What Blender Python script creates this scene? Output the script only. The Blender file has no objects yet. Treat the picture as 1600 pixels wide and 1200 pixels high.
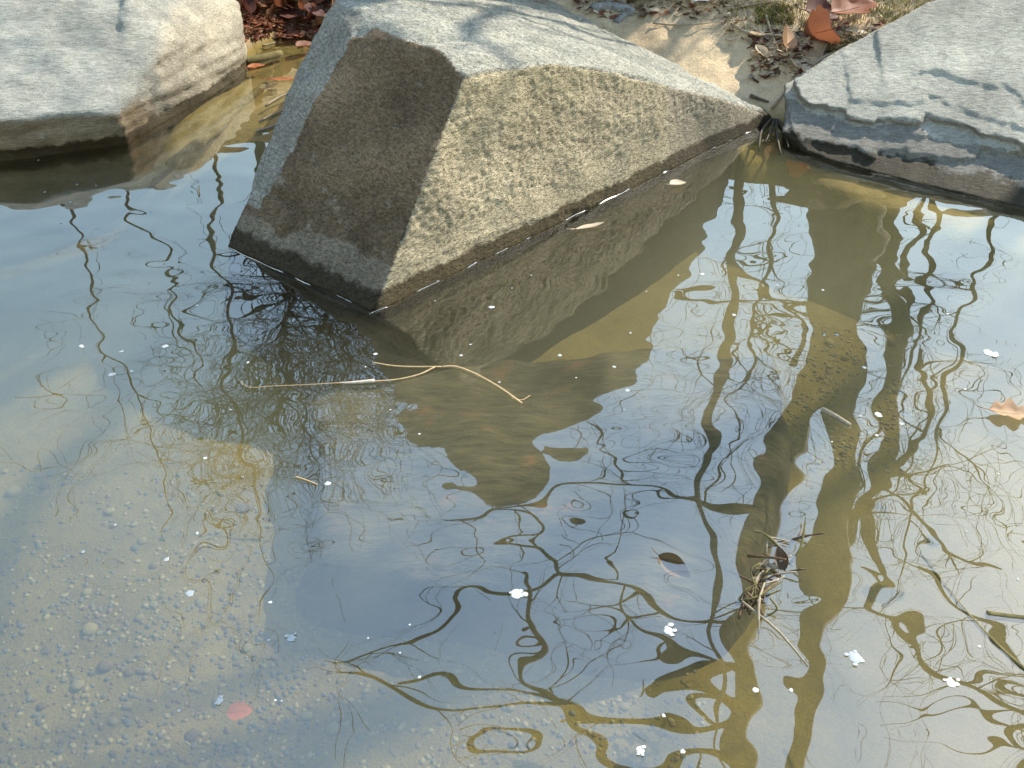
import bpy, bmesh, math, random, bisect
import numpy as np
from mathutils import Vector, noise as mnoise

random.seed(7)
S = bpy.context.scene
COL = S.collection

# ------------------------------------------------------------------ camera
TH, H, F = math.radians(35.0), 1.7, 1570.0          # pitch down, eye height above the water, focal length in photo pixels
cam_data = bpy.data.cameras.new('camera')
cam_data.sensor_width = 36.0
cam_data.lens = 36.0 * F / 1600.0
cam_data.clip_start, cam_data.clip_end = 0.05, 2000.0
cam = bpy.data.objects.new('camera', cam_data)
cam.location = (0, 0, H)
cam.rotation_euler = (math.pi / 2 - TH, 0, 0)
COL.objects.link(cam)
S.camera = cam

# ------------------------------------------------------------------ sky and sun
SUN_AZ, SUN_EL = math.radians(50.0), math.radians(40.0)   # azimuth clockwise from the viewing direction (+Y)
world = bpy.data.worlds.new('World')
S.world = world
world.use_nodes = True
wn = world.node_tree
bg = wn.nodes['Background']
sky = wn.nodes.new('ShaderNodeTexSky')
sky.sky_type = 'NISHITA'
sky.sun_disc = False
sky.sun_elevation = SUN_EL
sky.sun_rotation = SUN_AZ
sky.air_density, sky.dust_density, sky.ozone_density = 2.0, 0.5, 1.5
wn.links.new(sky.outputs[0], bg.inputs[0])
bg.inputs[1].default_value = 0.15
sl = bpy.data.lights.new('sun', 'SUN')
sl.energy, sl.angle, sl.color = 4.3, math.radians(0.5), (1.0, 0.92, 0.78)
sun = bpy.data.objects.new('sun', sl)
sv = Vector((math.cos(SUN_EL) * math.sin(SUN_AZ), math.cos(SUN_EL) * math.cos(SUN_AZ), math.sin(SUN_EL)))
sun.rotation_euler = sv.to_track_quat('Z', 'Y').to_euler()
sun.location = (20, 20, 25)
COL.objects.link(sun)
vs = S.view_settings
vs.view_transform, vs.look, vs.exposure, vs.gamma = 'Standard', 'None', 1.2, 1.0
vs.use_curve_mapping = False
S.render.engine = 'CYCLES'
S.cycles.use_denoising = True
S.cycles.max_bounces = 8
S.cycles.transparent_max_bounces = 16
S.cycles.volume_bounces = 0
S.cycles.caustics_reflective = False
S.cycles.caustics_refractive = False

# ------------------------------------------------------------------ pixel to place (1600 x 1200 photo pixels)
fv = np.array([0, math.cos(TH), -math.sin(TH)])
rv = np.array([1.0, 0, 0])
uv_ = np.array([0, math.sin(TH), math.cos(TH)])
EYE = np.array([0, 0, H])

def ray(x, y):
    return fv + rv * (x - 800) / F + uv_ * (600 - y) / F

def W(x, y, z=0.0):                      # the point at height z seen at a pixel
    d = ray(x, y)
    return EYE + d * (z - H) / d[2]

def RP(x, y, p, n):                      # the point of a plane seen at a pixel
    d = ray(x, y)
    return EYE + d * (np.dot(np.asarray(p) - EYE, n) / np.dot(d, n))

def WR(x, y, D):                         # the point at distance D whose mirror image in the water is at a pixel
    d = ray(x, y)
    t = D / d[1]
    return np.array([t * d[0], D, -H - t * d[2]])

def depth_r(p):
    return p[1] * math.cos(TH) + (H + p[2]) * math.sin(TH)

# ------------------------------------------------------------------ node helpers
def new_mat(name):
    m = bpy.data.materials.new(name)
    m.use_nodes = True
    nt = m.node_tree
    return m, nt, nt.nodes['Principled BSDF'], nt.nodes['Material Output']

def N(nt, typ, **kw):
    n = nt.nodes.new(typ)
    for k, v in kw.items():
        if k.startswith('i_'):
            n.inputs[k[2:].replace('_', ' ')].default_value = v
        else:
            setattr(n, k, v)
    return n

def ramp(nt, src, stops):
    r = nt.nodes.new('ShaderNodeValToRGB')
    e = r.color_ramp.elements
    while len(e) < len(stops):
        e.new(0.5)
    for el, (p, c) in zip(e, stops):
        el.position = p
        el.color = (c, c, c, 1) if not hasattr(c, '__len__') else (*c, 1)
    nt.links.new(src, r.inputs[0])
    return r.outputs[0]

def noise_tex(nt, co, scale, detail=4.0, rough=0.55, dist=0.0):
    n = N(nt, 'ShaderNodeTexNoise')
    n.inputs['Scale'].default_value = scale
    n.inputs['Detail'].default_value = detail
    n.inputs['Roughness'].default_value = rough
    n.inputs['Distortion'].default_value = dist
    nt.links.new(co, n.inputs['Vector'])
    return n.outputs['Fac']

def coords(nt, scale=(1, 1, 1), rot=(0, 0, 0), kind='Object'):
    tc = N(nt, 'ShaderNodeTexCoord')
    mp = N(nt, 'ShaderNodeMapping')
    mp.inputs['Scale'].default_value = scale
    mp.inputs['Rotation'].default_value = rot
    nt.links.new(tc.outputs[kind], mp.inputs['Vector'])
    return mp.outputs[0]

def mixc(nt, fac, a, b, mode='MIX'):
    m = N(nt, 'ShaderNodeMix', data_type='RGBA', blend_type=mode)
    for sock, v in ((m.inputs[0], fac), (m.inputs[6], a), (m.inputs[7], b)):
        if isinstance(v, (int, float)):
            sock.default_value = v
        elif isinstance(v, tuple):
            sock.default_value = (*v, 1)
        else:
            nt.links.new(v, sock)
    return m.outputs[2]

def mathn(nt, op, a, b=0.0, c=None):
    m = N(nt, 'ShaderNodeMath', operation=op)
    for i, v in enumerate((a, b) if c is None else (a, b, c)):
        if isinstance(v, (int, float)):
            m.inputs[i].default_value = v
        else:
            nt.links.new(v, m.inputs[i])
    return m.outputs[0]

def bump(nt, height, strength, distance, normal=None):
    b = N(nt, 'ShaderNodeBump')
    b.inputs['Strength'].default_value = strength
    b.inputs['Distance'].default_value = distance
    nt.links.new(height, b.inputs['Height'])
    if normal is not None:
        nt.links.new(normal, b.inputs['Normal'])
    return b.outputs[0]

# ------------------------------------------------------------------ mesh helpers
def link_mesh(name, verts, faces, mat, parent=None, smooth=True):
    me = bpy.data.meshes.new(name)
    me.from_pydata([tuple(map(float, v)) for v in verts], [], [tuple(int(i) for i in f) for f in faces])
    me.update()
    if mat:
        me.materials.append(mat)
    if smooth:
        me.polygons.foreach_set('use_smooth', [True] * len(me.polygons))
    o = bpy.data.objects.new(name, me)
    COL.objects.link(o)
    if parent:
        o.parent = parent
    return o

def empty(name, loc):
    o = bpy.data.objects.new(name, None)
    o.location = tuple(map(float, loc))
    o.empty_display_size = 0.1
    COL.objects.link(o)
    return o

def tag(o, label=None, cat=None, group=None, kind=None):
    if label: o['label'] = label
    if cat: o['category'] = cat
    if group: o['group'] = group
    if kind: o['kind'] = kind
    return o

class MB:
    def __init__(self):
        self.v, self.f = [], []
    def tube(self, pts, rad, n=6, cap=True):
        pts = [Vector(p) for p in pts]
        if len(pts) < 2:
            return
        base = len(self.v)
        t0 = (pts[1] - pts[0]).normalized()
        up = Vector((0, 0, 1)) if abs(t0.z) < 0.9 else Vector((1, 0, 0))
        a = t0.cross(up).normalized()
        for i, p in enumerate(pts):
            if i == 0: t = pts[1] - pts[0]
            elif i == len(pts) - 1: t = pts[-1] - pts[-2]
            else: t = pts[i + 1] - pts[i - 1]
            t.normalize()
            a = (a - t * a.dot(t))
            a = a.normalized() if a.length > 1e-6 else t.orthogonal().normalized()
            b = t.cross(a)
            r = rad[i] if hasattr(rad, '__len__') else rad
            for k in range(n):
                an = 2 * math.pi * k / n
                self.v.append(p + (a * math.cos(an) + b * math.sin(an)) * r)
        for i in range(len(pts) - 1):
            for k in range(n):
                k2 = (k + 1) % n
                self.f.append((base + i * n + k, base + i * n + k2, base + (i + 1) * n + k2, base + (i + 1) * n + k))
        if cap:
            self.f.append(tuple(base + k for k in reversed(range(n))))
            e = base + (len(pts) - 1) * n
            self.f.append(tuple(e + k for k in range(n)))
    def build(self, name, mat, parent=None, smooth=True):
        return link_mesh(name, self.v, self.f, mat, parent, smooth)

def smooth_line(pts, sub=4):
    """Catmull-Rom through points (rows may carry a radius as last entry)."""
    P = np.array(pts, float)
    P = np.vstack([2 * P[0] - P[1], P, 2 * P[-1] - P[-2]])
    out = []
    for i in range(1, len(P) - 2):
        p0, p1, p2, p3 = P[i - 1], P[i], P[i + 1], P[i + 2]
        for k in range(sub):
            t = k / sub
            out.append(0.5 * ((2 * p1) + (-p0 + p2) * t + (2 * p0 - 5 * p1 + 4 * p2 - p3) * t * t + (-p0 + 3 * p1 - 3 * p2 + p3) * t ** 3))
    out.append(P[-2])
    return np.array(out)

def hull_bm(bm, pts):
    vs_ = [bm.verts.new(tuple(map(float, p))) for p in pts]
    r = bmesh.ops.convex_hull(bm, input=vs_)
    dead = [g for g in r['geom_interior'] + r['geom_unused'] if isinstance(g, bmesh.types.BMVert)]
    if dead:
        bmesh.ops.delete(bm, geom=list(set(dead)), context='VERTS')

def remeshed(hulls, voxel, smooth_it=2):
    """Union of convex hulls as one voxel-remeshed surface; returns verts, normals, faces."""
    bm = bmesh.new()
    for h in hulls:
        hull_bm(bm, h)
    bmesh.ops.recalc_face_normals(bm, faces=bm.faces)
    me = bpy.data.meshes.new('tmp')
    bm.to_mesh(me); bm.free()
    o = bpy.data.objects.new('tmp', me)
    COL.objects.link(o)
    m = o.modifiers.new('r', 'REMESH')
    m.mode = 'VOXEL'; m.voxel_size = voxel
    if smooth_it:
        s = o.modifiers.new('s', 'SMOOTH'); s.factor = 0.5; s.iterations = smooth_it
    dg = bpy.context.evaluated_depsgraph_get()
    ev = o.evaluated_get(dg)
    me2 = bpy.data.meshes.new_from_object(ev)
    bpy.data.objects.remove(o)
    nv = len(me2.vertices)
    co = np.empty(nv * 3); me2.vertices.foreach_get('co', co); co = co.reshape(-1, 3)
    no = np.empty(nv * 3); me2.vertices.foreach_get('normal', no); no = no.reshape(-1, 3)
    return me2, co, no

def rock(name, hulls, voxel, disp, mat, tint=None, smooth_it=2):
    """disp(p, n) -> displacement along the normal; tint(p, n) -> stone colour of that spot."""
    me, co, no = remeshed(hulls, voxel, smooth_it)
    d = np.array([disp(co[i], no[i]) for i in range(len(co))])
    co2 = co + no * d[:, None]
    me.vertices.foreach_set('co', co2.ravel())
    if tint is not None:
        ca = me.color_attributes.new('tint', 'FLOAT_COLOR', 'POINT')
        arr = np.ones((len(co), 4))
        arr[:, :3] = [tint(co[i], no[i]) for i in range(len(co))]
        ca.data.foreach_set('color', arr.ravel())
    me.update()
    me.polygons.foreach_set('use_smooth', [True] * len(me.polygons))
    me.materials.clear()
    me.materials.append(mat)
    me.name = name
    o = bpy.data.objects.new(name, me)
    COL.objects.link(o)
    return o

def fbm(p, s, o=4):
    return mnoise.fractal(Vector((p[0] * s, p[1] * s, p[2] * s)), 1.0, 2.0, o)

def sstep(a, b, x):
    t = min(1.0, max(0.0, (x - a) / (b - a)))
    return t * t * (3 - 2 * t)

# ------------------------------------------------------------------ materials
def rock_material(name, pit=0.0, grain=(1, 1, 1), rot=(0, 0, 0), wet_top=0.055, mica=0.0, algae=0.0):
    m, nt, bs, out = new_mat(name)
    L = nt.links
    at = N(nt, 'ShaderNodeAttribute', attribute_name='tint')
    co = coords(nt)
    cg = coords(nt, grain, rot)
    n1 = noise_tex(nt, co, 3.0, 6, 0.6)
    n2 = noise_tex(nt, cg, 42.0, 6, 0.7)
    n3 = noise_tex(nt, co, 230.0, 3, 0.7)
    c = mixc(nt, 1.0, at.outputs['Color'], ramp(nt, n1, [(0.3, 0.72), (0.7, 1.18)]), 'MULTIPLY')
    c = mixc(nt, 1.0, c, ramp(nt, n2, [(0.3, 0.62), (0.5, 0.98), (0.72, 1.3)]), 'MULTIPLY')
    c = mixc(nt, 1.0, c, ramp(nt, n3, [(0.32, 0.6), (0.5, 1.0), (0.72, 1.32)]), 'MULTIPLY')
    # lichen / pale crust patches
    n4 = noise_tex(nt, co, 11.0, 5, 0.65)
    c = mixc(nt, ramp(nt, n4, [(0.60, 0.0), (0.72, 0.28)]), c, (0.46, 0.46, 0.40))
    # wet band and algae stain next to the water
    sx = N(nt, 'ShaderNodeSeparateXYZ')
    geo = N(nt, 'ShaderNodeNewGeometry')
    L.new(geo.outputs['Position'], sx.inputs[0])
    zz = mathn(nt, 'SUBTRACT', sx.outputs['Z'], mathn(nt, 'MULTIPLY', mathn(nt, 'SUBTRACT', noise_tex(nt, co, 9.0, 5, 0.7), 0.5), 0.09))
    wet = ramp(nt, mathn(nt, 'DIVIDE', zz, wet_top * 2), [(0.42, 1.0), (0.54, 0.0)])
    c = mixc(nt, wet, c, mixc(nt, 1.0, c, (0.20, 0.18, 0.13), 'MULTIPLY'))
    L.new(c, bs.inputs['Base Color'])
    above = ramp(nt, mathn(nt, 'MULTIPLY_ADD', sx.outputs['Z'], 20.0, 0.5), [(0.5, 0.0), (0.6, 1.0)])
    rg = mathn(nt, 'SUBTRACT', 0.9, mathn(nt, 'MULTIPLY', mathn(nt, 'MULTIPLY', wet, above), 0.3))
    L.new(mathn(nt, 'MULTIPLY', above, 0.14), bs.inputs['Specular IOR Level'])
    L.new(rg, bs.inputs['Roughness'])
    h = mathn(nt, 'ADD', mathn(nt, 'MULTIPLY', n2, 0.7), mathn(nt, 'MULTIPLY', n3, 0.3))
    b1 = bump(nt, h, 0.8, 0.016)
    if pit:
        pv = ramp(nt, noise_tex(nt, coords(nt, (1, 1, 2.0)), 62.0, 3, 0.6, 0.4), [(0.36, 0.0), (0.50, 1.0)])
        b1 = bump(nt, pv, 0.75, pit, b1)
    L.new(b1, bs.inputs['Normal'])
    return m

M_BOULDER = rock_material('boulder_stone', pit=0.010, grain=(1.0, 1.0, 3.2))
M_GNEISS = rock_material('grey_gneiss', grain=(0.5, 1.2, 3.5), rot=(0.3, 0.25, 0.2), wet_top=0.05)

# ground: sand, silt, leaf mould
def ground_material():
    m, nt, bs, out = new_mat('sand_and_silt')
    L = nt.links
    co = coords(nt)
    geo = N(nt, 'ShaderNodeNewGeometry')
    sx = N(nt, 'ShaderNodeSeparateXYZ'); L.new(geo.outputs['Position'], sx.inputs[0])
    n1 = noise_tex(nt, co, 1.6, 6, 0.6)
    n2 = noise_tex(nt, co, 16.0, 6, 0.65)
    n3 = noise_tex(nt, co, 160.0, 3, 0.7)
    dry = mixc(nt, ramp(nt, n1, [(0.42, 0.0), (0.62, 1.0)]), (0.56, 0.43, 0.27), (0.33, 0.25, 0.16))
    dry = mixc(nt, ramp(nt, n2, [(0.5, 0.0), (0.7, 0.5)]), dry, (0.23, 0.17, 0.11))
    bed = mixc(nt, ramp(nt, n1, [(0.35, 0.0), (0.65, 1.0)]), (0.25, 0.185, 0.05), (0.18, 0.135, 0.037))
    bed = mixc(nt, ramp(nt, n2, [(0.45, 0.0), (0.75, 0.6)]), bed, (0.10, 0.08, 0.04))
    zz = mathn(nt, 'ADD', sx.outputs['Z'], mathn(nt, 'MULTIPLY', mathn(nt, 'SUBTRACT', n2, 0.5), 0.06))
    c = mixc(nt, ramp(nt, mathn(nt, 'MULTIPLY_ADD', zz, 4.0, 0.4), [(0.42, 0.0), (0.62, 1.0)]), bed, dry)
    # leaf mould farther up the bank
    up = ramp(nt, mathn(nt, 'ADD', sx.outputs['Z'], mathn(nt, 'MULTIPLY', n1, 0.5)), [(0.60, 0.0), (0.85, 1.0)])
    c = mixc(nt, up, c, mixc(nt, n2, (0.10, 0.065, 0.035), (0.24, 0.15, 0.08)))
    c = mixc(nt, 1.0, c, ramp(nt, n3, [(0.3, 0.72), (0.7, 1.25)]), 'MULTIPLY')
    L.new(c, bs.inputs['Base Color'])
    bs.inputs['Roughness'].default_value = 0.95
    bs.inputs['Specular IOR Level'].default_value = 0.15
    h = mathn(nt, 'ADD', n2, mathn(nt, 'MULTIPLY', n3, 0.35))
    L.new(bump(nt, h, 0.6, 0.02), bs.inputs['Normal'])
    return m
M_GROUND = ground_material()

def water_material():
    m, nt, bs, out = new_mat('pool_water')
    L = nt.links
    nt.nodes.remove(bs)
    co = coords(nt, (1.0, 1.25, 1.0))
    a = noise_tex(nt, co, 2.3, 1.0, 0.4, 0.3)
    b = noise_tex(nt, co, 6.5, 0.0, 0.4, 0.3)
    h = mathn(nt, 'ADD', mathn(nt, 'MULTIPLY', a, 0.0066), mathn(nt, 'MULTIPLY', b, 0.0012))
    amp = mathn(nt, 'MULTIPLY_ADD', ramp(nt, noise_tex(nt, coords(nt), 0.75, 1.0, 0.5), [(0.35, 0.0), (0.65, 1.0)]), 0.9, 0.65)
    h = mathn(nt, 'MULTIPLY', mathn(nt, 'SUBTRACT', h, 0.0039), amp)
    nrm = bump(nt, h, 1.0, 1.0)
    lw = N(nt, 'ShaderNodeLayerWeight'); L.new(nrm, lw.inputs['Normal'])
    f0 = 0.165                                   # the same from both sides, so that daylight reaches the bed
    fac = mathn(nt, 'MULTIPLY_ADD', mathn(nt, 'POWER', lw.outputs['Facing'], 5.0), 1.0 - f0, f0)
    gl = N(nt, 'ShaderNodeBsdfGlossy'); gl.inputs['Roughness'].default_value = 0.0
    gl.inputs['Color'].default_value = (1, 1, 1, 1)
    L.new(nrm, gl.inputs['Normal'])
    tr = N(nt, 'ShaderNodeBsdfTransparent'); tr.inputs['Color'].default_value = (0.97, 0.97, 0.93, 1)
    mx = N(nt, 'ShaderNodeMixShader')
    L.new(fac, mx.inputs[0]); L.new(tr.outputs[0], mx.inputs[1]); L.new(gl.outputs[0], mx.inputs[2])
    L.new(mx.outputs[0], out.inputs['Surface'])
    vol = N(nt, 'ShaderNodeVolumePrincipled')
    vol.inputs['Color'].default_value = (0.69, 0.68, 0.45, 1)
    vol.inputs['Density'].default_value = 0.8
    vol.inputs['Anisotropy'].default_value = 0.4
    L.new(vol.outputs[0], out.inputs['Volume'])
    return m
M_WATER = water_material()

def simple_mat(name, c1, c2, scale=20.0, rough=0.8, bumpd=0.003, transl=0.0, spec=0.3, stretch=(1, 1, 1)):
    m, nt, bs, out = new_mat(name)
    L = nt.links
    co = coords(nt, stretch)
    n = noise_tex(nt, co, scale, 5, 0.65)
    c = mixc(nt, ramp(nt, n, [(0.32, 0.0), (0.68, 1.0)]), c1, c2)
    L.new(c, bs.inputs['Base Color'])
    bs.inputs['Roughness'].default_value = rough
    bs.inputs['Specular IOR Level'].default_value = spec
    if bumpd:
        L.new(bump(nt, n, 0.7, bumpd), bs.inputs['Normal'])
    if transl:
        t = N(nt, 'ShaderNodeBsdfTranslucent'); L.new(c, t.inputs[0])
        mx = N(nt, 'ShaderNodeMixShader'); mx.inputs[0].default_value = transl
        L.new(bs.outputs[0], mx.inputs[1]); L.new(t.outputs[0], mx.inputs[2]); L.new(mx.outputs[0], out.inputs['Surface'])
    return m
M_BARK = simple_mat('grey_bark', (0.07, 0.055, 0.04), (0.17, 0.14, 0.105), 14.0, 0.9, 0.02, stretch=(1, 1, 0.25))
M_TWIG = simple_mat('dark_twig', (0.06, 0.045, 0.035), (0.12, 0.095, 0.07), 30.0, 0.9, 0.0)

# ------------------------------------------------------------------ ground
SHX = [-40, -6, -3.4, -2.2, -1.75, -1.50, -1.35, -1.1, -0.85, -0.5, 0.0, 0.7, 1.15, 1.28, 1.42, 1.7, 2.1, 3.0, 6, 40]
SHY = [5.2, 5.0, 4.75, 4.75, 4.9, 5.5, 6.0, 6.05, 5.9, 5.2, 4.95, 4.75, 4.62, 4.50, 4.25, 3.97, 3.70, 3.45, 3.7, 4.2]

def ground_z(x, y):
    k_ = bisect.bisect_right(SHX, x) - 1
    k_ = min(max(k_, 0), len(SHX) - 2)
    t_ = min(1.0, max(0.0, (x - SHX[k_]) / (SHX[k_ + 1] - SHX[k_])))
    d = y - (SHY[k_] + (SHY[k_ + 1] - SHY[k_]) * t_)
    near = 0.35 + 0.25 * math.sin(x * 0.9 + 1.0)            # the near bank, behind the viewer's feet
    dn = near - y
    if d > 0:
        z = 0.46 * d if d < 2.9 else 1.334 + 0.05 * (d - 2.9) ** 0.8
        kr = sstep(1.2, 1.55, x)                                 # gentler behind the stepped boulder
        if kr > 0:
            z = z * (1 - kr) + kr * min(z, 0.27 * d if d < 1.7 else 0.459 + 0.75 * (d - 1.7))
        z += (0.035 * fbm((x, y, 0), 2.2, 5) + 0.022 * fbm((x, y, 7), 9.0, 4)) * min(1, d * 4)
    else:
        # shallow shelf by the shore, then the pool
        shelf = 0.35 if x > 1.0 else 0.16
        depth = 0.05 * min(1, -d / 0.1) + 0.33 * sstep(shelf, shelf + 0.45, -d)
        if x < -0.7:                                          # shallow inlet between the boulders
            k = sstep(-0.7, -0.95, x) * sstep(-1.9, -1.6, x)
            inl = 0.035 + 0.30 * sstep(4.75, 3.9, y)
            depth = depth * (1 - k) + min(depth, inl) * k
        z = -depth
        z += 0.025 * fbm((x, y, 3), 1.6, 3) * min(1, -d * 2)
        if dn > -0.5:
            z = z * (1 - sstep(-0.5, 0.0, dn)) + 0.0
    if dn > 0:
        z = min(0.35, 0.25 * dn)
    return z

def axis(lo, hi, step, far, n):
    core = np.arange(lo, hi + 1e-6, step)
    g = np.geomspace(step * 2, far, n)
    return np.concatenate([(lo - g)[::-1], core, hi + g])
gx = axis(-3.2, 3.4, 0.03, 300, 26)
gy = axis(0.2, 7.2, 0.03, 300, 26)
gv = np.array([(x, y, ground_z(x, y)) for y in gy for x in gx])
nx = len(gx)
gf = [(j * nx + i, j * nx + i + 1, (j + 1) * nx + i + 1, (j + 1) * nx + i) for j in range(len(gy) - 1) for i in range(nx - 1)]
ground = tag(link_mesh('ground', gv, gf, M_GROUND), kind='structure')

# ------------------------------------------------------------------ water: a closed body, surface at z = 0
def water_body():
    x0, x1, y0, y1, zb = -290, 290, -1.2, 7.0, -0.9
    v = [(x0, y0, 0), (x1, y0, 0), (x1, y1, 0), (x0, y1, 0), (x0, y0, zb), (x1, y0, zb), (x1, y1, zb), (x0, y1, zb)]
    f = [(0, 1, 2, 3), (7, 6, 5, 4), (0, 4, 5, 1), (1, 5, 6, 2), (2, 6, 7, 3), (3, 7, 4, 0)]
    return link_mesh('water', v, f, M_WATER, smooth=False)
water = tag(water_body(), kind='structure')

# ------------------------------------------------------------------ the wedge boulder
C0, T0, L0 = W(585, 488), W(1212, 185), W(352, 385)
bdir = (T0 - C0) / np.linalg.norm(T0 - C0)
nh = np.array([bdir[1], -bdir[0], 0.0])
ta = math.radians(80)
n_right = nh * math.sin(ta) + np.array([0, 0, math.cos(ta)])
A0 = RP(725, 122, C0, n_right)
n_dark = np.cross(L0 - C0, A0 - C0); n_dark /= np.linalg.norm(n_dark); n_dark *= np.sign(n_dark[2])
B = [RP(x, y, C0, n_right) for x, y in ((795, 112), (862, 98), (930, 105), (1060, 142), (1150, 160), (1190, 175))]
Pd = [RP(x, y, C0, n_dark) for x, y in ((552, 57), (640, 64), (690, 78))]
Ed = [RP(x, y, C0, n_dark) for x, y in ((425, 288), (455, 230), (500, 150))]
back = -nh
e1 = B[3] - A0
e2 = back * math.cos(math.radians(10)) + np.array([0, 0, math.sin(math.radians(10))])
n_top = np.cross(e1, e2); n_top /= np.linalg.norm(n_top); n_top *= np.sign(n_top[2])
R = [RP(x, y, A0, n_top) for x, y in ((1110, 128), (1000, 73), (850, -2), (740, -58), (640, -75), (590, -40), (610, 2))]
Sl = [ray(x, y) for x, y in ((416, 262), (430, 190), (470, 105), (522, -2))]
Sp = [EYE + d * t for d, t in zip(Sl, [np.linalg.norm(p - EYE) / np.linalg.norm(d) for p, d in zip((Ed[0] + [0, .06, 0], Ed[1] + [0, .16, 0], Ed[2] + [0, .30, 0], Pd[0] + [0, .36, 0]), Sl)])]
def down(p, n, dz=-0.6):                 # continue a face below the water
    h = np.array([n[0], n[1], 0]); h /= np.linalg.norm(h)
    k = -dz * n[2] / math.hypot(n[0], n[1]) * 0.35
    return np.array([p[0], p[1], dz]) + h * k
low = [down(C0, n_right), down(T0, n_right), down(L0, n_dark), down(C0, n_dark)]
rear = [R[2] + back * 0.35 + [0, 0, -0.35], R[4] + back * 0.4 + [0, 0, -0.3], np.array([*(T0 + back * 0.5)[:2], -0.6]), np.array([*(Sp[3])[:2], -0.6]) + [0, .2, 0], np.array([*(Sp[1])[:2], -0.6])]
foot = []  # added underwater bulge, stands in for the shadow band along the base
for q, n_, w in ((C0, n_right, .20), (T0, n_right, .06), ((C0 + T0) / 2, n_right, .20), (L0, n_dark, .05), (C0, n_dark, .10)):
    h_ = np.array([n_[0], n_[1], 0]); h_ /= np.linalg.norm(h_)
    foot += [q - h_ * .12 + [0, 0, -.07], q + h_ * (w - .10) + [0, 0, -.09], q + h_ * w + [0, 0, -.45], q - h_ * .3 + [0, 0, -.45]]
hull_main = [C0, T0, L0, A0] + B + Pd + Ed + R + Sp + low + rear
rn, dn_, tn = n_right, n_dark, n_top
def main_kind(p, n):
    """Weights of the three visible faces at a spot."""
    jit = 0.16 * fbm(p, 6.0, 4)
    return n @ rn + jit, n @ dn_ + jit * 0.5, n @ tn - jit
CRACKS = []
for n_, pix, w_, dp in ((n_top, ((648, 2), (690, 20), (728, 36), (760, 46), (800, 66), (838, 84)), .012, .020), (n_right, ((775, 297), (830, 291), (880, 293), (938, 304)), .006, .005), (n_right, ((640, 412), (700, 389), (760, 367), (820, 345), (880, 330), (940, 316)), .007, -.006),
                        (n_right, ((868, 112), (880, 140), (898, 158)), .008, -.005), (n_dark, ((412, 300), (445, 312), (462, 345), (430, 372)), .012, .012), (n_top, ((700, 96), (760, 70), (850, 56)), .007, .008)):
    o_ = A0 if n_ is n_top else C0
    q_ = smooth_line([RP(x, y, o_, n_) for x, y in pix], 10)
    CRACKS.append((np.array([v + 0.012 * np.array([fbm(v, 14, 3), fbm(v + 5, 14, 3), 0]) for v in q_]), w_, dp))
def main_disp(p, n):
    a, b, c = main_kind(p, n)
    d = 0.012 * fbm(p, 3.0, 5)
    w = sstep(0.80, 0.93, n @ rn)
    q = (p[0] * 1.0, p[1] * 1.0, p[2] * 1.7)
    d += 0.0045 * w * fbm(q, 44.0, 3) * sstep(0.08, 0.2, p[2])     # pitted face
    d += 0.004 * fbm(p, 18.0, 3) * (1 - w)
    for q_, w_, dp in CRACKS:
        m_ = np.min(np.sum((q_ - p) ** 2, axis=1)) ** 0.5
        if m_ < w_ * 1.6: d -= dp * (1 - m_ / (w_ * 1.6))
    edge = 1 - sstep(0.90, 0.97, max(n @ rn, n @ dn_, n @ tn))
    d -= edge * 0.035 * max(0.0, fbm(p, 7.0, 4))
    if c > 0.85:                                                        # long flakes on the top
        s = p @ bdir; t = p @ back
        d += 0.010 * (mnoise.noise(Vector((s * 2.2, t * 16, 2.0))))
        d -= 0.018 * sstep(0.035, 0.0, abs(t - (A0 @ back) - 0.17 - 0.05 * s + 0.03 * fbm((s * 3, 0, 0), 1.5, 3))) * sstep(0.1, -0.2, s - (A0 @ bdir) - 0.3)
    return d
strip_n = np.cross(Pd[0] - Ed[0], n_dark); strip_n /= np.linalg.norm(strip_n); strip_n *= -np.sign(strip_n[0])
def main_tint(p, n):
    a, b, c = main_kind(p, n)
    if p[2] < -0.01: return (0.075, 0.065, 0.032)  # submerged stone coloured dark to imitate shade beside the boulder
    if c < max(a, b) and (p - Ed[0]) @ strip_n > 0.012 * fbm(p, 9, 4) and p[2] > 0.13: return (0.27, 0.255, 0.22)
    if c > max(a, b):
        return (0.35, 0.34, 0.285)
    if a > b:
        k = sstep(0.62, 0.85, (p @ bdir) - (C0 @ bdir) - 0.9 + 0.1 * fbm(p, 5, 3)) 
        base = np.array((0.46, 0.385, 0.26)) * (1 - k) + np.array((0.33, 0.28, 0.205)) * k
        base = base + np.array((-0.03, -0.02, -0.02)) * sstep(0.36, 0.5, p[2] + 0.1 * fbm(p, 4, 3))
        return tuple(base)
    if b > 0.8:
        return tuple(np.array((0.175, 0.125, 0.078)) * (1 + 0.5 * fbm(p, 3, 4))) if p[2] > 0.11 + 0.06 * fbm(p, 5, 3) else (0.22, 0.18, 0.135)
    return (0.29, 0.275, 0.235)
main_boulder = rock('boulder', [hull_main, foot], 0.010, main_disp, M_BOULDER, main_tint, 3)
tag(main_boulder, 'big wedge-shaped boulder with one brown shaded face and one tan pitted face', 'boulder')

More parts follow.
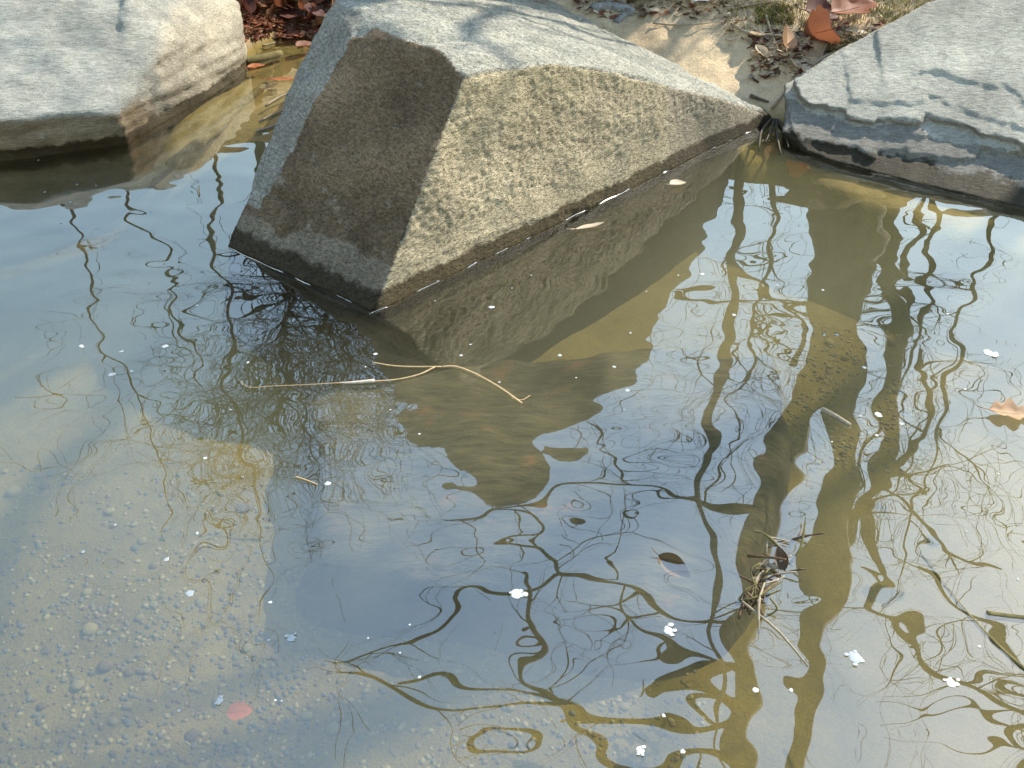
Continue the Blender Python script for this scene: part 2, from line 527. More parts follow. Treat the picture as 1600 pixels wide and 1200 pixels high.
# ------------------------------------------------------------------ left boulder
def plist(*q):
    return [W(x, y, z) for x, y, z in q]
lb_top = plist((-160, 205, .16), (0, 187, .19), (60, 172, .20), (130, 168, .19), (186, 178, .15), (-200, 60, .36), (0, 95, .345), (190, 95, .295),
               (0, -2, .50), (190, -2, .475), (-200, -40, .55), (100, -60, .57), (190, -60, .55))
lb_low = [p * [1, 1, 0] + [0, 0.10, -0.5] for p in lb_top[:5]]
lb_mid = [p + [0, 0.07, -0.14] for p in lb_top[:5]]
lb_back = [p + [0, 0.7, -0.9] for p in lb_top[-6:]]
hull_l1 = lb_top + lb_low + lb_mid + lb_back
lb2 = plist((186, 176, .15), (192, 90, .305), (195, -2, .485), (225, 204, -.02), (300, 172, -.02), (320, 140, .03), (366, 98, .09), (381, 58, .17), (368, -2, .32), (300, -50, .47), (200, -60, .55), (260, 60, .33))
hull_l2 = lb2 + [p * [1, 1, 0] + [-.02, 0.08, -0.5] for p in (lb2[0], lb2[3], lb2[4], lb2[6])] + [lb2[8] + [-0.1, .3, -.9], lb2[10] + [0, .5, -1.0]]
xj = W(190, 100, .38)[0]
def left_disp(p, n):
    d = 0.016 * fbm(p, 2.6, 5) + 0.007 * fbm((p[0], p[1], p[2] * 2), 13.0, 4)
    if n[2] < 0.35:
        d += 0.022 * mnoise.noise(Vector((p[0] * 2.5, p[1] * 2.5, p[2] * 30)))
    return d
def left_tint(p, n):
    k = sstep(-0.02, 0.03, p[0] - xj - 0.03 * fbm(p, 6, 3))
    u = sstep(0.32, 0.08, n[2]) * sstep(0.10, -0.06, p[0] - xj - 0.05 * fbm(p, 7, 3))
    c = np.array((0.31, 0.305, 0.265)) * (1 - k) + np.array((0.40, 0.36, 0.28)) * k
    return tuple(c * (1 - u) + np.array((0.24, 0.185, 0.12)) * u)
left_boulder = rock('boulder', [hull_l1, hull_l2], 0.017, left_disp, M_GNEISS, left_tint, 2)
tag(left_boulder, 'broad pale grey boulder with an undercut lip above dark water', 'boulder')

# ------------------------------------------------------------------ right boulder: stacked layers
q0, q1, q2 = W(1228, 212), W(1320, 258), W(1620, 330)
rb_dir = (q2 - q1) / np.linalg.norm(q2 - q1)
rb_n = np.array([rb_dir[1], -rb_dir[0], 0]);  rb_n *= -np.sign(rb_n[1])
ts = math.radians(21)
n_rb = rb_n * math.sin(ts) + np.array([0, 0, math.cos(ts)])
def layer(pix, off, thick, lip=0.0):
    """One stone layer: its top outline in the bedding plane, cut into ragged convex pieces."""
    o = q1 + n_rb * off
    top = [RP(x, y, o, n_rb) for x, y in pix]
    return top + [p - n_rb * thick + rb_n * lip for p in top]
def ragged(front, backs, off, thick, seed, step=34):
    """Front edge with broken steps: overlapping convex blocks side by side."""
    rg_ = random.Random(seed)
    xs = np.arange(front[0][0], front[-1][0], step)
    fx, fy = [p[0] for p in front], [p[1] for p in front]
    bx, by = [p[0] for p in backs], [p[1] for p in backs]
    out = []
    for x in xs:
        x2 = x + step * rg_.uniform(1.0, 1.9)
        j = rg_.uniform(-7, 7)
        o_ = off
        ya, yb = np.interp(x, fx, fy) + j, np.interp(x2, fx, fy) + j + rg_.uniform(-5, 5)
        sk = rg_.uniform(-10, 10)
        out.append(layer([(x, ya), ((x + x2) / 2 + sk, (ya + yb) / 2 + rg_.uniform(0, 7)), (x2, yb), (x2 + 40, np.interp(x2 + 40, bx, by)), (x - 10, np.interp(x - 10, bx, by))], o_, thick))
    return out
backs = [(1180, 150), (1250, 120), (1300, 86), (1390, 38), (1500, -18), (1600, -60), (1800, -90)]
L_base = [layer([(1224, 205), (1262, 238), (1330, 258), (1420, 286), (1520, 308), (1700, 345), (1800, 100), (1700, -60), (1520, -20), (1390, 40), (1290, 92), (1246, 130), (1228, 170)], 0.0, 0.6)]
L_low = ragged([(1236, 200), (1270, 214), (1330, 226), (1372, 243), (1430, 232), (1500, 243), (1580, 231), (1660, 250)], backs, 0.016, 0.3, 1, 26)
L_low2 = ragged([(1300, 196), (1340, 206), (1400, 216), (1470, 210), (1540, 224), (1620, 240)], backs, 0.026, 0.3, 5, 30)
L_mid = ragged([(1250, 140), (1290, 160), (1330, 176), (1400, 190), (1450, 168), (1500, 186), (1560, 205), (1610, 222), (1680, 250)], backs, 0.056, 0.3, 2, 24)
L_mid2 = ragged([(1330, 150), (1380, 160), (1440, 150), (1500, 158), (1580, 190), (1660, 222)], backs, 0.064, 0.3, 6, 36)
L_cap = ragged([(1380, 126), (1450, 112), (1530, 114), (1600, 150), (1680, 190)], backs, 0.074, 0.3, 3, 44)
def right_disp(p, n):
    d = 0.008 * fbm(p, 3.0, 5)
    s = p @ n_rb
    d += 0.006 * fbm((p @ rb_dir, s * 6, p[2]), 9.0, 4)
    if n @ n_rb < 0.75:
        d += 0.01 * fbm(p, 14.0, 4)
    return d
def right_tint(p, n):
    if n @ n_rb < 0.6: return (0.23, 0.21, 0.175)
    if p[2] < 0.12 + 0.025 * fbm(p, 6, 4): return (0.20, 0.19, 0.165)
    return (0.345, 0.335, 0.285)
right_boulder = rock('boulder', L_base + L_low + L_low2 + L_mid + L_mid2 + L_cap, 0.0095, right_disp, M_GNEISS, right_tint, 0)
tag(right_boulder, 'grey boulder of flaky stepped layers beside the sandy bank', 'boulder')

# ------------------------------------------------------------------ tall boulder behind, seen only as a mirror image in the pool
tb = [WR(x, y, D) for x, y, D in ((585, 600, 4.75), (605, 658, 4.75), (660, 705, 4.8), (722, 730, 4.9), (706, 768, 4.95), (772, 787, 5.0), (832, 770, 5.0), (842, 722, 5.1), (885, 698, 5.35), (985, 590, 5.7), (1060, 455, 6.0), (1135, 320, 6.05))]
def slab(idx, t=0.25, lean=0.0):
    p = [tb[i] for i in idx]
    base = [np.array([q[0], q[1] + lean, 0.0]) for q in p]
    return p + base + [q + [0, t, -0.15] for q in p] + [q + [0, t + 0.05, 0] for q in base]
hull_tb = [slab((0, 1, 2, 3, 7), 0.1), slab((7, 8, 9), 0.15, 0.6), slab((9, 10, 11, 8), 0.2, 0.4), slab((3, 4, 5, 6, 7), 0.3)]
def tb_disp(p, n):
    return 0.03 * fbm(p, 1.6, 5) + 0.01 * fbm(p, 9.0, 4)
tall_boulder = rock('boulder', hull_tb, 0.05, tb_disp, M_GNEISS, lambda p, n: (0.24, 0.21, 0.17), 2)
tag(tall_boulder, 'tall dark peaked boulder mirrored in the pool below the wedge boulder', 'boulder')

# ------------------------------------------------------------------ bare trees
def branchlet(mb, p, d, length, r, level, rng, nside=4):
    """A crooked twig with side twigs of its own."""
    n = max(3, int(length / 0.16))
    pts, rad = [Vector(p)], [r]
    d = Vector(d).normalized()
    bend = Vector((rng.gauss(0, 1), rng.gauss(0, 1), rng.gauss(0, 1))) * 0.10
    for i in range(n):
        d = (d + bend + Vector((rng.gauss(0, .16), rng.gauss(0, .16), rng.gauss(0, .13) + 0.02))).normalized()
        pts.append(pts[-1] + d * (length / n))
        rad.append(max(0.0026, r * (1 - 0.85 * (i + 1) / n)))
        if level > 0 and i > 0 and rng.random() < (0.55 if level > 1 else 0.45):
            side = Vector((rng.gauss(0, 1), rng.gauss(0, 1), rng.gauss(0, .8))).normalized()
            branchlet(mb, pts[-1], d * 0.75 + side * 0.8, length * rng.uniform(0.35, 0.62), rad[-1] * 0.65, level - 1, rng, 3)
    mb.tube(pts, rad, nside if r > 0.008 else 3, cap=False)

def limb3(trace, D0, D1=None):
    """Pixel trace of a mirrored limb (x, y, width) -> 3-D points with radius, distance sliding D0 -> D1."""
    D1 = D0 if D1 is None else D1
    n = len(trace)
    rows = []
    for i, (x, y, w) in enumerate(trace):
        p = WR(x, y, D0 + (D1 - D0) * i / max(1, n - 1))
        rows.append((*p, max(0.002, 0.5 * w * depth_r(p) / F)))
    return smooth_line(rows, 4)

def make_tree(name, label, trunks, limbs, seed, tw=1.0, group=None, cat='tree', twig_len=0.9, bare=2.2):
    """trunks / limbs: arrays of (x, y, z, r). Trunks grow from the ground."""
    rng = random.Random(seed)
    b = trunks[0][0]
    root = empty(name, (b[0], b[1], ground_z(b[0], b[1])))
    off = np.array(root.location)
    tmb, cmb = MB(), MB()
    for t in trunks:
        tmb.tube([r[:3] - off for r in t], [r[3] for r in t], 10)
    for l in limbs:
        cmb.tube([r[:3] - off for r in l], [r[3] for r in l], 6)
    for src, dens in [(t, 0.35) for t in trunks] + [(l, 1.0) for l in limbs]:
        for i in range(2, len(src)):
            if rng.random() < dens * 0.5 * tw and (dens > 0.5 or src[i][2] > bare):
                d = src[i][:3] - src[i - 1][:3]
                d = d / (np.linalg.norm(d) + 1e-9)
                side = np.array([rng.gauss(0, 1), rng.gauss(0, .7), rng.gauss(0, .7)])
                branchlet(cmb, src[i][:3] - off, d * 0.5 + side, twig_len * rng.uniform(0.5, 1.5), min(0.014, src[i][3] * 0.55), 2, rng)
    tmb.build('trunk', M_BARK, root)
    if cmb.v:
        cmb.build('crown', M_TWIG, root, smooth=True)
    tag(root, label, cat, group)
    return root

def grounded(rows, extra=0.25):
    """Prepend the stretch from the ground up to the first traced point."""
    p = rows[0]
    z = ground_z(p[0], p[1]) - extra
    if p[2] <= z: return rows
    n = 4
    pre = [np.array([p[0], p[1], z + (p[2] - z) * k / n, p[3] * (1.25 - 0.25 * k / n)]) for k in range(n)]
    return np.vstack([pre, rows])

DT = 7.5
stemA = grounded(limb3([(1325, 310, 118), (1318, 400, 100), (1306, 480, 80), (1286, 560, 66), (1242, 650, 58), (1206, 750, 54), (1190, 830, 48), (1176, 900, 44), (1160, 1000, 44), (1148, 1100, 40), (1134, 1200, 36), (1112, 1400, 28), (1085, 1650, 16), (1060, 1950, 8)], DT))
stemB = limb3([(1318, 500, 56), (1314, 620, 50), (1308, 750, 48), (1294, 830, 46), (1278, 900, 44), (1264, 1000, 42), (1246, 1080, 42), (1230, 1130, 42), (1220, 1200, 38), (1200, 1400, 26), (1170, 1700, 12)], DT)
stemC = grounded(limb3([(1384, 320, 36), (1390, 450, 42), (1394, 540, 38), (1386, 640, 34), (1376, 710, 28), (1345, 790, 22), (1305, 850, 18), (1270, 920, 12)], DT + 0.35))
limbsA = [limb3(t, DT, DT + dd) for t, dd in (
    ([(1190, 805, 13), (1100, 788, 9), (1000, 778, 8), (900, 778, 7), (800, 783, 5), (740, 800, 3)], -0.8),
    ([(990, 780, 8), (955, 755, 8), (965, 715, 7), (925, 665, 4)], 0.0),
    ([(1160, 970, 16), (1050, 938, 12), (950, 912, 10), (895, 905, 12), (885, 860, 14), (850, 828, 10), (800, 795, 5), (720, 800, 3)], -0.9),
    ([(900, 905, 9), (830, 932, 9), (740, 938, 8), (690, 975, 8), (640, 1005, 6), (560, 1010, 4), (500, 1000, 3)], -0.3),
    ([(1150, 1070, 26), (1050, 1108, 22), (960, 1116, 20), (890, 1108, 17), (850, 1078, 14), (780, 1055, 11), (700, 1052, 8), (620, 1080, 5)], -0.8),
    ([(1140, 1180, 22), (1000, 1195, 18), (900, 1130, 16), (860, 1060, 13), (830, 1010, 10), (820, 940, 8), (805, 900, 4)], -0.8),
    ([(890, 1110, 12), (780, 1150, 10), (700, 1138, 9), (620, 1095, 8), (570, 1060, 7), (520, 1040, 4)], -0.2),
    ([(1275, 488, 12), (1200, 476, 10), (1130, 482, 9), (1060, 470, 5)], -0.2),
    ([(1230, 565, 9), (1245, 515, 10), (1205, 470, 11), (1160, 410, 11), (1140, 395, 5)], 0.1),
    ([(1345, 800, 24), (1366, 870, 26), (1360, 930, 20), (1430, 985, 13), (1446, 1030, 12), (1500, 1072, 11), (1600, 1135, 8), (1700, 1190, 5)], 0.5),
    ([(1600, 1050, 10), (1540, 992, 10), (1490, 942, 10), (1474, 900, 8), (1438, 868, 5)], 0.3),
    ([(1360, 920, 9), (1300, 925, 8), (1220, 920, 7), (1100, 950, 5)], 0.2),
    ([(1380, 740, 14), (1440, 680, 10), (1460, 600, 9), (1440, 560, 6)], 0.3),
    ([(1376, 720, 12), (1430, 800, 9), (1470, 850, 7), (1560, 900, 5)], 0.4),
    ([(1290, 840, 10), (1360, 800, 9), (1420, 760, 7), (1500, 740, 4)], 0.3),
    ([(1150, 1100, 12), (1050, 1050, 10), (1000, 1000, 7), (960, 960, 4)], -0.3),
)]
make_tree('bare_tree', 'big bare tree of several thick stems mirrored beside the stepped boulder', [stemA, stemB, stemC], limbsA, 11, 0.8, cat='tree')

stemD = grounded(limb3([(1155, 290, 18), (1150, 380, 17), (1147, 460, 16), (1138, 540, 17), (1125, 620, 15), (1113, 700, 15), (1106, 780, 13), (1112, 860, 12), (1118, 960, 9), (1110, 1080, 7), (1100, 1300, 4)], 6.2))
make_tree('bare_tree', 'slender bare sapling with a wavy reflection between the thick stems and wedge boulder', [stemD], [], 5, 1.6, cat='tree', twig_len=0.7)

def wild_tree(seed, px, D, top_py, w0, label, nl=9, tw=1.0, group=None, lean=0.0, name='bare_tree', llen=1.0):
    rng = random.Random(seed)
    y0 = 300
    rows = []
    n = 9
    for i in range(n):
        t = i / (n - 1)
        y = y0 + (top_py - y0) * t
        x = px + (800 - px) * (y - y0) / (600 + F / math.tan(TH) - y0) + lean * t + rng.gauss(0, 7)
        rows.append((x, y, w0 * (1 - 0.9 * t)))
    trunk = grounded(limb3(rows, D))
    limbs = []
    for k in range(nl):
        i = rng.randrange(len(trunk) // 3, len(trunk) - 2)
        p = trunk[i]
        mb_pts = [p]
        d = np.array([rng.gauss(0, 1), rng.gauss(0, .8), rng.uniform(0.2, 1.0)]); d /= np.linalg.norm(d)
        ln = rng.uniform(0.8, 2.4) * llen
        r = p[3] * 0.55
        for j in range(1, 7):
            d = d + np.array([rng.gauss(0, .18), rng.gauss(0, .18), rng.gauss(0.04, .15)]); d /= np.linalg.norm(d)
            q = mb_pts[-1][:3] + d * ln / 6
            mb_pts.append(np.array([*q, max(0.003, r * (1 - 0.14 * j))]))
        limbs.append(smooth_line(mb_pts, 2))
    return make_tree(name, label, [trunk], limbs, seed + 50, tw, group, twig_len=0.8 * D / 8.5, bare=2.2 if name == 'bare_tree' else 0.5)

wild_tree(21, 95, 8.5, 900, 6, 'thin bare sapling beyond the inlet, mirrored in front of the undercut boulder', 6, 0.8, 'thin saplings beyond the inlet', 40)
wild_tree(22, 190, 8.0, 760, 6, 'thin bare sapling beyond the inlet, mirrored in front of the undercut boulder', 6, 0.9, 'thin saplings beyond the inlet', 90)
wild_tree(23, 330, 9.0, 1000, 8, 'thin bare sapling beyond the inlet, mirrored in front of the undercut boulder', 8, 0.9, 'thin saplings beyond the inlet', -40)
wild_tree(24, 420, 7.4, 700, 14, 'bushy thicket of fine bare twigs mirrored beside the shaded brown rock face', 34, 3.0, None, -30, 'bare_shrub', 0.55)
wild_tree(25, 500, 8.4, 640, 14, 'low tangled bare shrub mirrored where the inlet joins the pool', 30, 2.8, None, -10, 'bare_shrub', 0.5)
wild_tree(26, 1455, 8.3, 900, 14, 'thin bare sapling with fine twigs mirrored next to the thick tree stems', 9, 0.9, 'thin stems by the thick tree', -10, llen=0.55)
wild_tree(27, 1480, 8.5, 820, 11, 'thin bare sapling with fine twigs mirrored next to the thick tree stems', 8, 0.9, 'thin stems by the thick tree', 10, llen=0.5)
wild_tree(28, 1560, 9.0, 1000, 11, 'thin bare sapling with fine twigs mirrored next to the thick tree stems', 9, 0.9, 'thin stems by the thick tree', 30, llen=0.55)
wild_tree(29, 1215, 10.5, 760, 9, 'thin bare sapling with fine twigs mirrored next to the thick tree stems', 10, 1.4, 'thin stems by the thick tree', 0, llen=0.6)

def side_tree(seed, x, y, h, r, label):
    rg_ = random.Random(seed)
    z0 = ground_z(x, y) - 0.2
    rows = [np.array([x + 0.25 * math.sin(i * 0.9 + seed) * i / 8, y + 0.2 * math.sin(i * 1.3 + seed) * i / 8, z0 + h * i / 8, r * (1 - 0.095 * i)]) for i in range(9)]
    trunk = smooth_line(rows, 3)
    limbs = []
    for k in range(9):
        p = trunk[rg_.randrange(10, len(trunk) - 2)]
        d = np.array([rg_.gauss(0, 1), rg_.gauss(0, 1), rg_.uniform(.3, 1.2)]); d /= np.linalg.norm(d)
        pts = [p]
        for j in range(1, 7):
            d = d + np.array([rg_.gauss(0, .15), rg_.gauss(0, .15), rg_.gauss(.05, .12)]); d /= np.linalg.norm(d)
            pts.append(np.array([*(pts[-1][:3] + d * .4), max(.006, p[3] * .5 * (1 - .14 * j))]))
        limbs.append(smooth_line(pts, 2))
    return make_tree('bare_tree', label, [trunk], limbs, seed, 0.8)
side_tree(61, 6.3, 7.25, 9.0, 0.12, 'bare tree on the bank past the stepped boulder, shading the pebbly bed')
side_tree(62, 7.6, 8.0, 10.0, 0.09, 'slimmer bare tree on the bank past the stepped boulder, shading the gravel')

# ------------------------------------------------------------------ bright film of water creeping up the wedge boulder
def meniscus_material():
    m, nt, bs, out = new_mat('water_film')
    nt.nodes.remove(bs)
    g = N(nt, 'ShaderNodeBsdfGlossy'); g.inputs['Roughness'].default_value = 0.12
    t = N(nt, 'ShaderNodeBsdfTransparent')
    mx = N(nt, 'ShaderNodeMixShader'); mx.inputs[0].default_value = 0.35
    nt.links.new(t.outputs[0], mx.inputs[1]); nt.links.new(g.outputs[0], mx.inputs[2]); nt.links.new(mx.outputs[0], out.inputs['Surface'])
    return m
M_FILM = meniscus_material()
def waterline(o, along, outward, s0, s1, step=0.03):
    me = o.data
    co = np.empty(len(me.vertices) * 3); me.vertices.foreach_get('co', co); co = co.reshape(-1, 3)
    near = co[np.abs(co[:, 2]) < 0.012]
    sa, so = near @ along, near @ outward
    pts = []
    for s_ in np.arange(s0, s1, step):
        k = np.abs(sa - s_) < step
        if k.any():
            pts.append((s_, so[k].max()))
    pts = np.array(pts)
    w_ = np.convolve(np.pad(pts[:, 1], 2, mode='edge'), np.ones(5) / 5, 'valid')
    return [along * a + outward * (b + 0.002) + np.array([0, 0, 0.002 + 0.0015 * math.sin(a * 37)]) for a, b in zip(pts[:, 0], w_)]
ldir = (C0 - L0) / np.linalg.norm(C0 - L0)
lout = np.array([ldir[1], -ldir[0], 0.0])
film = MB()
for al, ou, a, b in ((bdir, nh, C0 @ bdir - 0.02, T0 @ bdir - 0.1), (ldir, lout, L0 @ ldir + 0.02, C0 @ ldir + 0.02)):
    pts = waterline(main_boulder, al, ou, a, b, 0.02)
    run = []
    for i, p in enumerate(pts + [None]):                 # the film breaks into uneven lengths
        v = mnoise.noise(Vector((i * 0.23, 3.1 + float(ou[0]), 0))) if p is not None else -1
        if v > 0.02: run.append((p, 0.0007 + 0.0032 * v))
        elif len(run) > 2:
            film.tube([q[0] for q in run], [q[1] for q in run], 6); run = []
        else: run = []
film.build('meniscus', M_FILM, water)

# ------------------------------------------------------------------ sunken slab
def slab_material():
    m, nt, bs, out = new_mat('algae_slab')
    L = nt.links
    co = coords(nt, (1, 3.0, 1), (0, 0, 0.12))
    c0 = coords(nt)
    n1, n2, n3 = noise_tex(nt, co, 14, 6, 0.65), noise_tex(nt, c0, 6.5, 5, 0.6), noise_tex(nt, c0, 2.0, 3, 0.5)
    c = mixc(nt, ramp(nt, n1, [(0.35, 0), (0.65, 1)]), (0.035, 0.03, 0.013), (0.10, 0.085, 0.034))
    c = mixc(nt, ramp(nt, n2, [(0.60, 0), (0.72, 0.75)]), c, (0.22, 0.105, 0.04))
    c = mixc(nt, ramp(nt, n3, [(0.56, 0), (0.68, 0.5)]), c, (0.18, 0.15, 0.08))
    L.new(c, bs.inputs['Base Color']); bs.inputs['Roughness'].default_value = 1.0
    L.new(bump(nt, n1, 0.8, 0.02), bs.inputs['Normal'])
    return m
M_SLAB = slab_material()
sl_px = [(486, 640), (500, 590), (700, 572), (985, 556), (1205, 548), (1208, 700), (1180, 840), (1150, 950), (1000, 962), (760, 935), (560, 905), (478, 860)]
rs_ = random.Random(2)
sl_top = [W(x + rs_.uniform(-22, 22), y + rs_.uniform(-18, 18), -0.18 - rs_.uniform(0, .06)) for x, y in sl_px]
sl_cen = np.mean(sl_top, axis=0)
sl_bot = [sl_cen + (p - sl_cen) * 1.12 + [0, 0, -0.22] for p in sl_top]
slab_o = rock('submerged_slab', [sl_top + sl_bot], 0.03, lambda p, n: 0.05 * fbm(p, 2.5, 5), M_SLAB, None, 4)
tag(slab_o, 'flat algae-covered rock slab lying under the water in front of the wedge boulder', 'rock slab')

# ------------------------------------------------------------------ pebbles and gravel on the bed
PEB = [simple_mat('pebble_yellow', (0.34, 0.28, 0.115), (0.25, 0.20, 0.085), 30, 0.9, 0.004),
       simple_mat('pebble_brown', (0.22, 0.155, 0.075), (0.15, 0.105, 0.05), 30, 0.9, 0.004),
       simple_mat('pebble_grey', (0.17, 0.165, 0.12), (0.11, 0.105, 0.08), 30, 0.9, 0.004)]
PLAB = ['yellowish river pebble lying on the silty bed of the pool', 'brown river pebble lying on the silty bed of the pool', 'dark grey river pebble lying on the silty bed of the pool']
def pebble_mesh(rng, sub=2):
    bm = bmesh.new()
    bmesh.ops.create_icosphere(bm, subdivisions=sub, radius=1.0)
    o = Vector((rng.random() * 50, rng.random() * 50, 0))
    for v in bm.verts:
        v.co *= 1 + 0.35 * mnoise.noise(v.co * 0.9 + o)
        v.co.z *= 0.6
    me = bpy.data.meshes.new('pebble'); bm.to_mesh(me); bm.free()
    me.polygons.foreach_set('use_smooth', [True] * len(me.polygons))
    return me
rng = random.Random(3)
pm = []
for k in range(3):
    for j in range(4):
        me = pebble_mesh(rng); me.materials.append(PEB[k]); pm.append((k, me))
def bed_pt(px, py):
    z = -0.3
    for _ in range(4):
        p = W(px, py, z); z = ground_z(p[0], p[1])
    return np.array([p[0], p[1], z])
spots = [(22, 770, 26), (492, 850 + 30, 14), (165, 1042, 26), (122, 1072, 22), (178, 1128, 16), (300, 1150, 22), (315, 942, 20), (240, 885, 14), (170, 800, 18), (380, 795, 22), (140, 985, 26), (210, 820, 12), (520, 1140, 24), (480, 1120, 20), (1460, 845, 22), (345, 770, 14)]
for _ in range(250):
    r_ = rng.random()
    if r_ < 0.72:
        px, py = rng.uniform(-30, 470), rng.uniform(720, 1230)
        if px + (py - 720) * 0.2 > 520: continue
    elif r_ < 0.86:
        px, py = rng.uniform(400, 1000), rng.uniform(985, 1230)
    else:
        px, py = rng.uniform(1240, 1420), rng.uniform(520, 720)
    spots.append((px, py, rng.choice((5, 6, 7, 7, 8, 9, 10, 12, 16))))
for px, py, w in spots:
    p = bed_pt(px, py)
    k, me = rng.choices(pm, weights=[{0: 5, 1: 3, 2: 2}[q[0]] for q in pm])[0]
    o = bpy.data.objects.new('pebble', me)
    r_ = 0.42 * w * (np.linalg.norm(p - EYE)) / F
    o.scale = (r_ * rng.uniform(0.9, 1.4), r_, r_ * rng.uniform(0.7, 1.1))
    o.rotation_euler = (rng.uniform(-.2, .2), rng.uniform(-.2, .2), rng.uniform(0, 6.28))
    o.location = (p[0], p[1], p[2] + 0.15 * r_)
    COL.objects.link(o)
    tag(o, PLAB[k], 'pebble', PLAB[k].split(' lying')[0] + 's')
def gravel(n, boxes, name, mats):
    V, Fc = [], []
    base = pebble_mesh(random.Random(9), 1)
    bv = np.array([v.co[:] for v in base.vertices]); bf = [tuple(p.vertices) for p in base.polygons]
    mi = []
    for _ in range(n):
        x0, y0, x1, y1 = rng.choice(boxes)
        p = bed_pt(rng.uniform(x0, x1), rng.uniform(y0, y1))
        r_ = rng.uniform(0.003, 0.009)
        an = rng.uniform(0, 6.28); c, s_ = math.cos(an), math.sin(an)
        q = bv * [r_ * rng.uniform(.8, 1.6), r_, r_]
        q = np.c_[q[:, 0] * c - q[:, 1] * s_, q[:, 0] * s_ + q[:, 1] * c, q[:, 2]] + p
        b0 = len(V); V.extend(q); Fc.extend([tuple(b0 + i for i in f) for f in bf]); mi.extend([rng.randrange(len(mats))] * len(bf))
    o = link_mesh(name, V, Fc, mats[0])
    for m_ in mats[1:]: o.data.materials.append(m_)
    o.data.polygons.foreach_set('material_index', mi)
    return o
tag(gravel(3200, [(-60, 740, 480, 1240), (-60, 850, 480, 1240), (400, 980, 1100, 1240), (1230, 500, 1430, 740)], 'gravel', PEB), 'fine mixed gravel scattered over the bed of the pool', 'gravel', kind='stuff')

# ------------------------------------------------------------------ leaves
def leaf_mat(name, c1, c2):
    return simple_mat(name, c1, c2, 60, 0.6, 0.001, transl=0.28, spec=0.4)
LM = [leaf_mat('leaf_rust', (0.32, 0.12, 0.055), (0.19, 0.065, 0.035)), leaf_mat('leaf_tan', (0.50, 0.31, 0.18), (0.36, 0.21, 0.11)),
      leaf_mat('leaf_maroon', (0.14, 0.05, 0.032), (0.07, 0.028, 0.022)), leaf_mat('leaf_pale', (0.66, 0.55, 0.40), (0.50, 0.38, 0.25)), leaf_mat('leaf_red', (0.56, 0.20, 0.05), (0.36, 0.11, 0.05)),
      leaf_mat('leaf_silver', (0.78, 0.80, 0.80), (0.60, 0.62, 0.62))]
def leaf_mesh(kind, curl, seed):
    rg = random.Random(seed)
    nt_, nw = (26, 5) if kind == 'oak' else (14, 4)
    V, Fc = [], []
    for i in range(nt_ + 1):
        t = i / nt_
        if kind == 'oak':
            env = math.sin(math.pi * min(1, t * 1.02)) ** 0.6 * 0.40
            w = env * (0.52 + 0.48 * abs(math.sin(math.pi * 2.6 * t + 0.5))) + 0.008
        elif kind == 'narrow':
            w = 0.10 * math.sin(math.pi * t) ** 0.8 + 0.004
        elif kind == 'broad':
            w = 0.46 * math.sin(math.pi * t ** 0.75) ** 0.7 * (0.8 + 0.2 * abs(math.sin(math.pi * 4 * t))) + 0.006
        else:
            w = 0.26 * math.sin(math.pi * t ** 0.8) ** 0.85 + 0.006
        for j in range(-nw, nw + 1):
            s_ = j / nw
            x = t - 0.5 + (0.10 * abs(s_) * (1 if kind == 'oak' else 0.3)) 
            y = w * s_
            z = curl * (abs(s_) ** 1.6) * w * 1.1 + 0.5 * curl * (t - 0.5) ** 2 + 0.03 * mnoise.noise(Vector((t * 4, s_ * 2, seed)))
            V.append((x, y, z))
    m_ = 2 * nw + 1
    for i in range(nt_):
        for j in range(2 * nw):
            Fc.append((i * m_ + j, i * m_ + j + 1, (i + 1) * m_ + j + 1, (i + 1) * m_ + j))
    return V, Fc
def leaf(name, kind, mat, loc, size, rot, curl, seed, label, group=None, stem=True):
    V, Fc = leaf_mesh(kind, curl, seed)
    o = link_mesh(name, V, Fc, mat)
    o.location = tuple(map(float, loc)); o.scale = (size,) * 3; o.rotation_euler = rot
    if stem:
        s_ = MB(); s_.tube([(-0.5, 0, 0.12 * curl), (-0.62, 0.02, 0.14 * curl), (-0.74, 0.06, 0.16 * curl)], [0.014, 0.012, 0.010], 5); s_.build('stem', mat, o)
        rb = MB(); rb.tube([(-0.5 + k * 0.12, 0, 0.5 * curl * (k * .12 - .5) ** 2 + 0.004 + 0.03 * mnoise.noise(Vector((k * .12 * 4, 0, seed)))) for k in range(8)], [0.009 - 0.0008 * k for k in range(8)], 4); rb.build('midrib', mat, o)
    tag(o, label, 'leaf', group)
    return o
leaf('oak_leaf', 'oak', LM[1], W(1572, 648) + [0, 0, .006], 0.115, (0.06, 0.1, -0.1), 0.35, 1, 'tan lobed oak leaf floating flat on the open water')
leaf('fallen_leaf', 'broad', LM[4], W(374, 1112, -0.012), 0.052, (0, 0, 0.1), 0.15, 2, 'red leaf floating just under the water above the pebbles', stem=True)
leaf('fallen_leaf', 'plain', LM[3], W(1058, 291) + [0, 0, .008], 0.085, (0.1, 0.1, 0.5), 0.5, 3, 'small curled tan leaf floating against the tan pitted rock face')
leaf('fallen_leaf', 'narrow', LM[3], W(920, 357) + [0, 0, .006], 0.125, (0.05, 0, 0.45), 0.4, 4, 'narrow pale leaf floating along the foot of the wedge boulder')
leaf('fallen_leaf', 'plain', LM[0], W(37, 238) + [0, 0, .006], 0.07, (0.1, 0, 0.2), 0.3, 5, 'orange leaf floating in the dark water under the undercut lip')
leaf('fallen_leaf', 'plain', LM[4], W(400, 106) + [0, 0, .006], 0.10, (0.1, 0, 0.5), 0.3, 6, 'orange red leaf in the inlet beside the broad pale boulder')
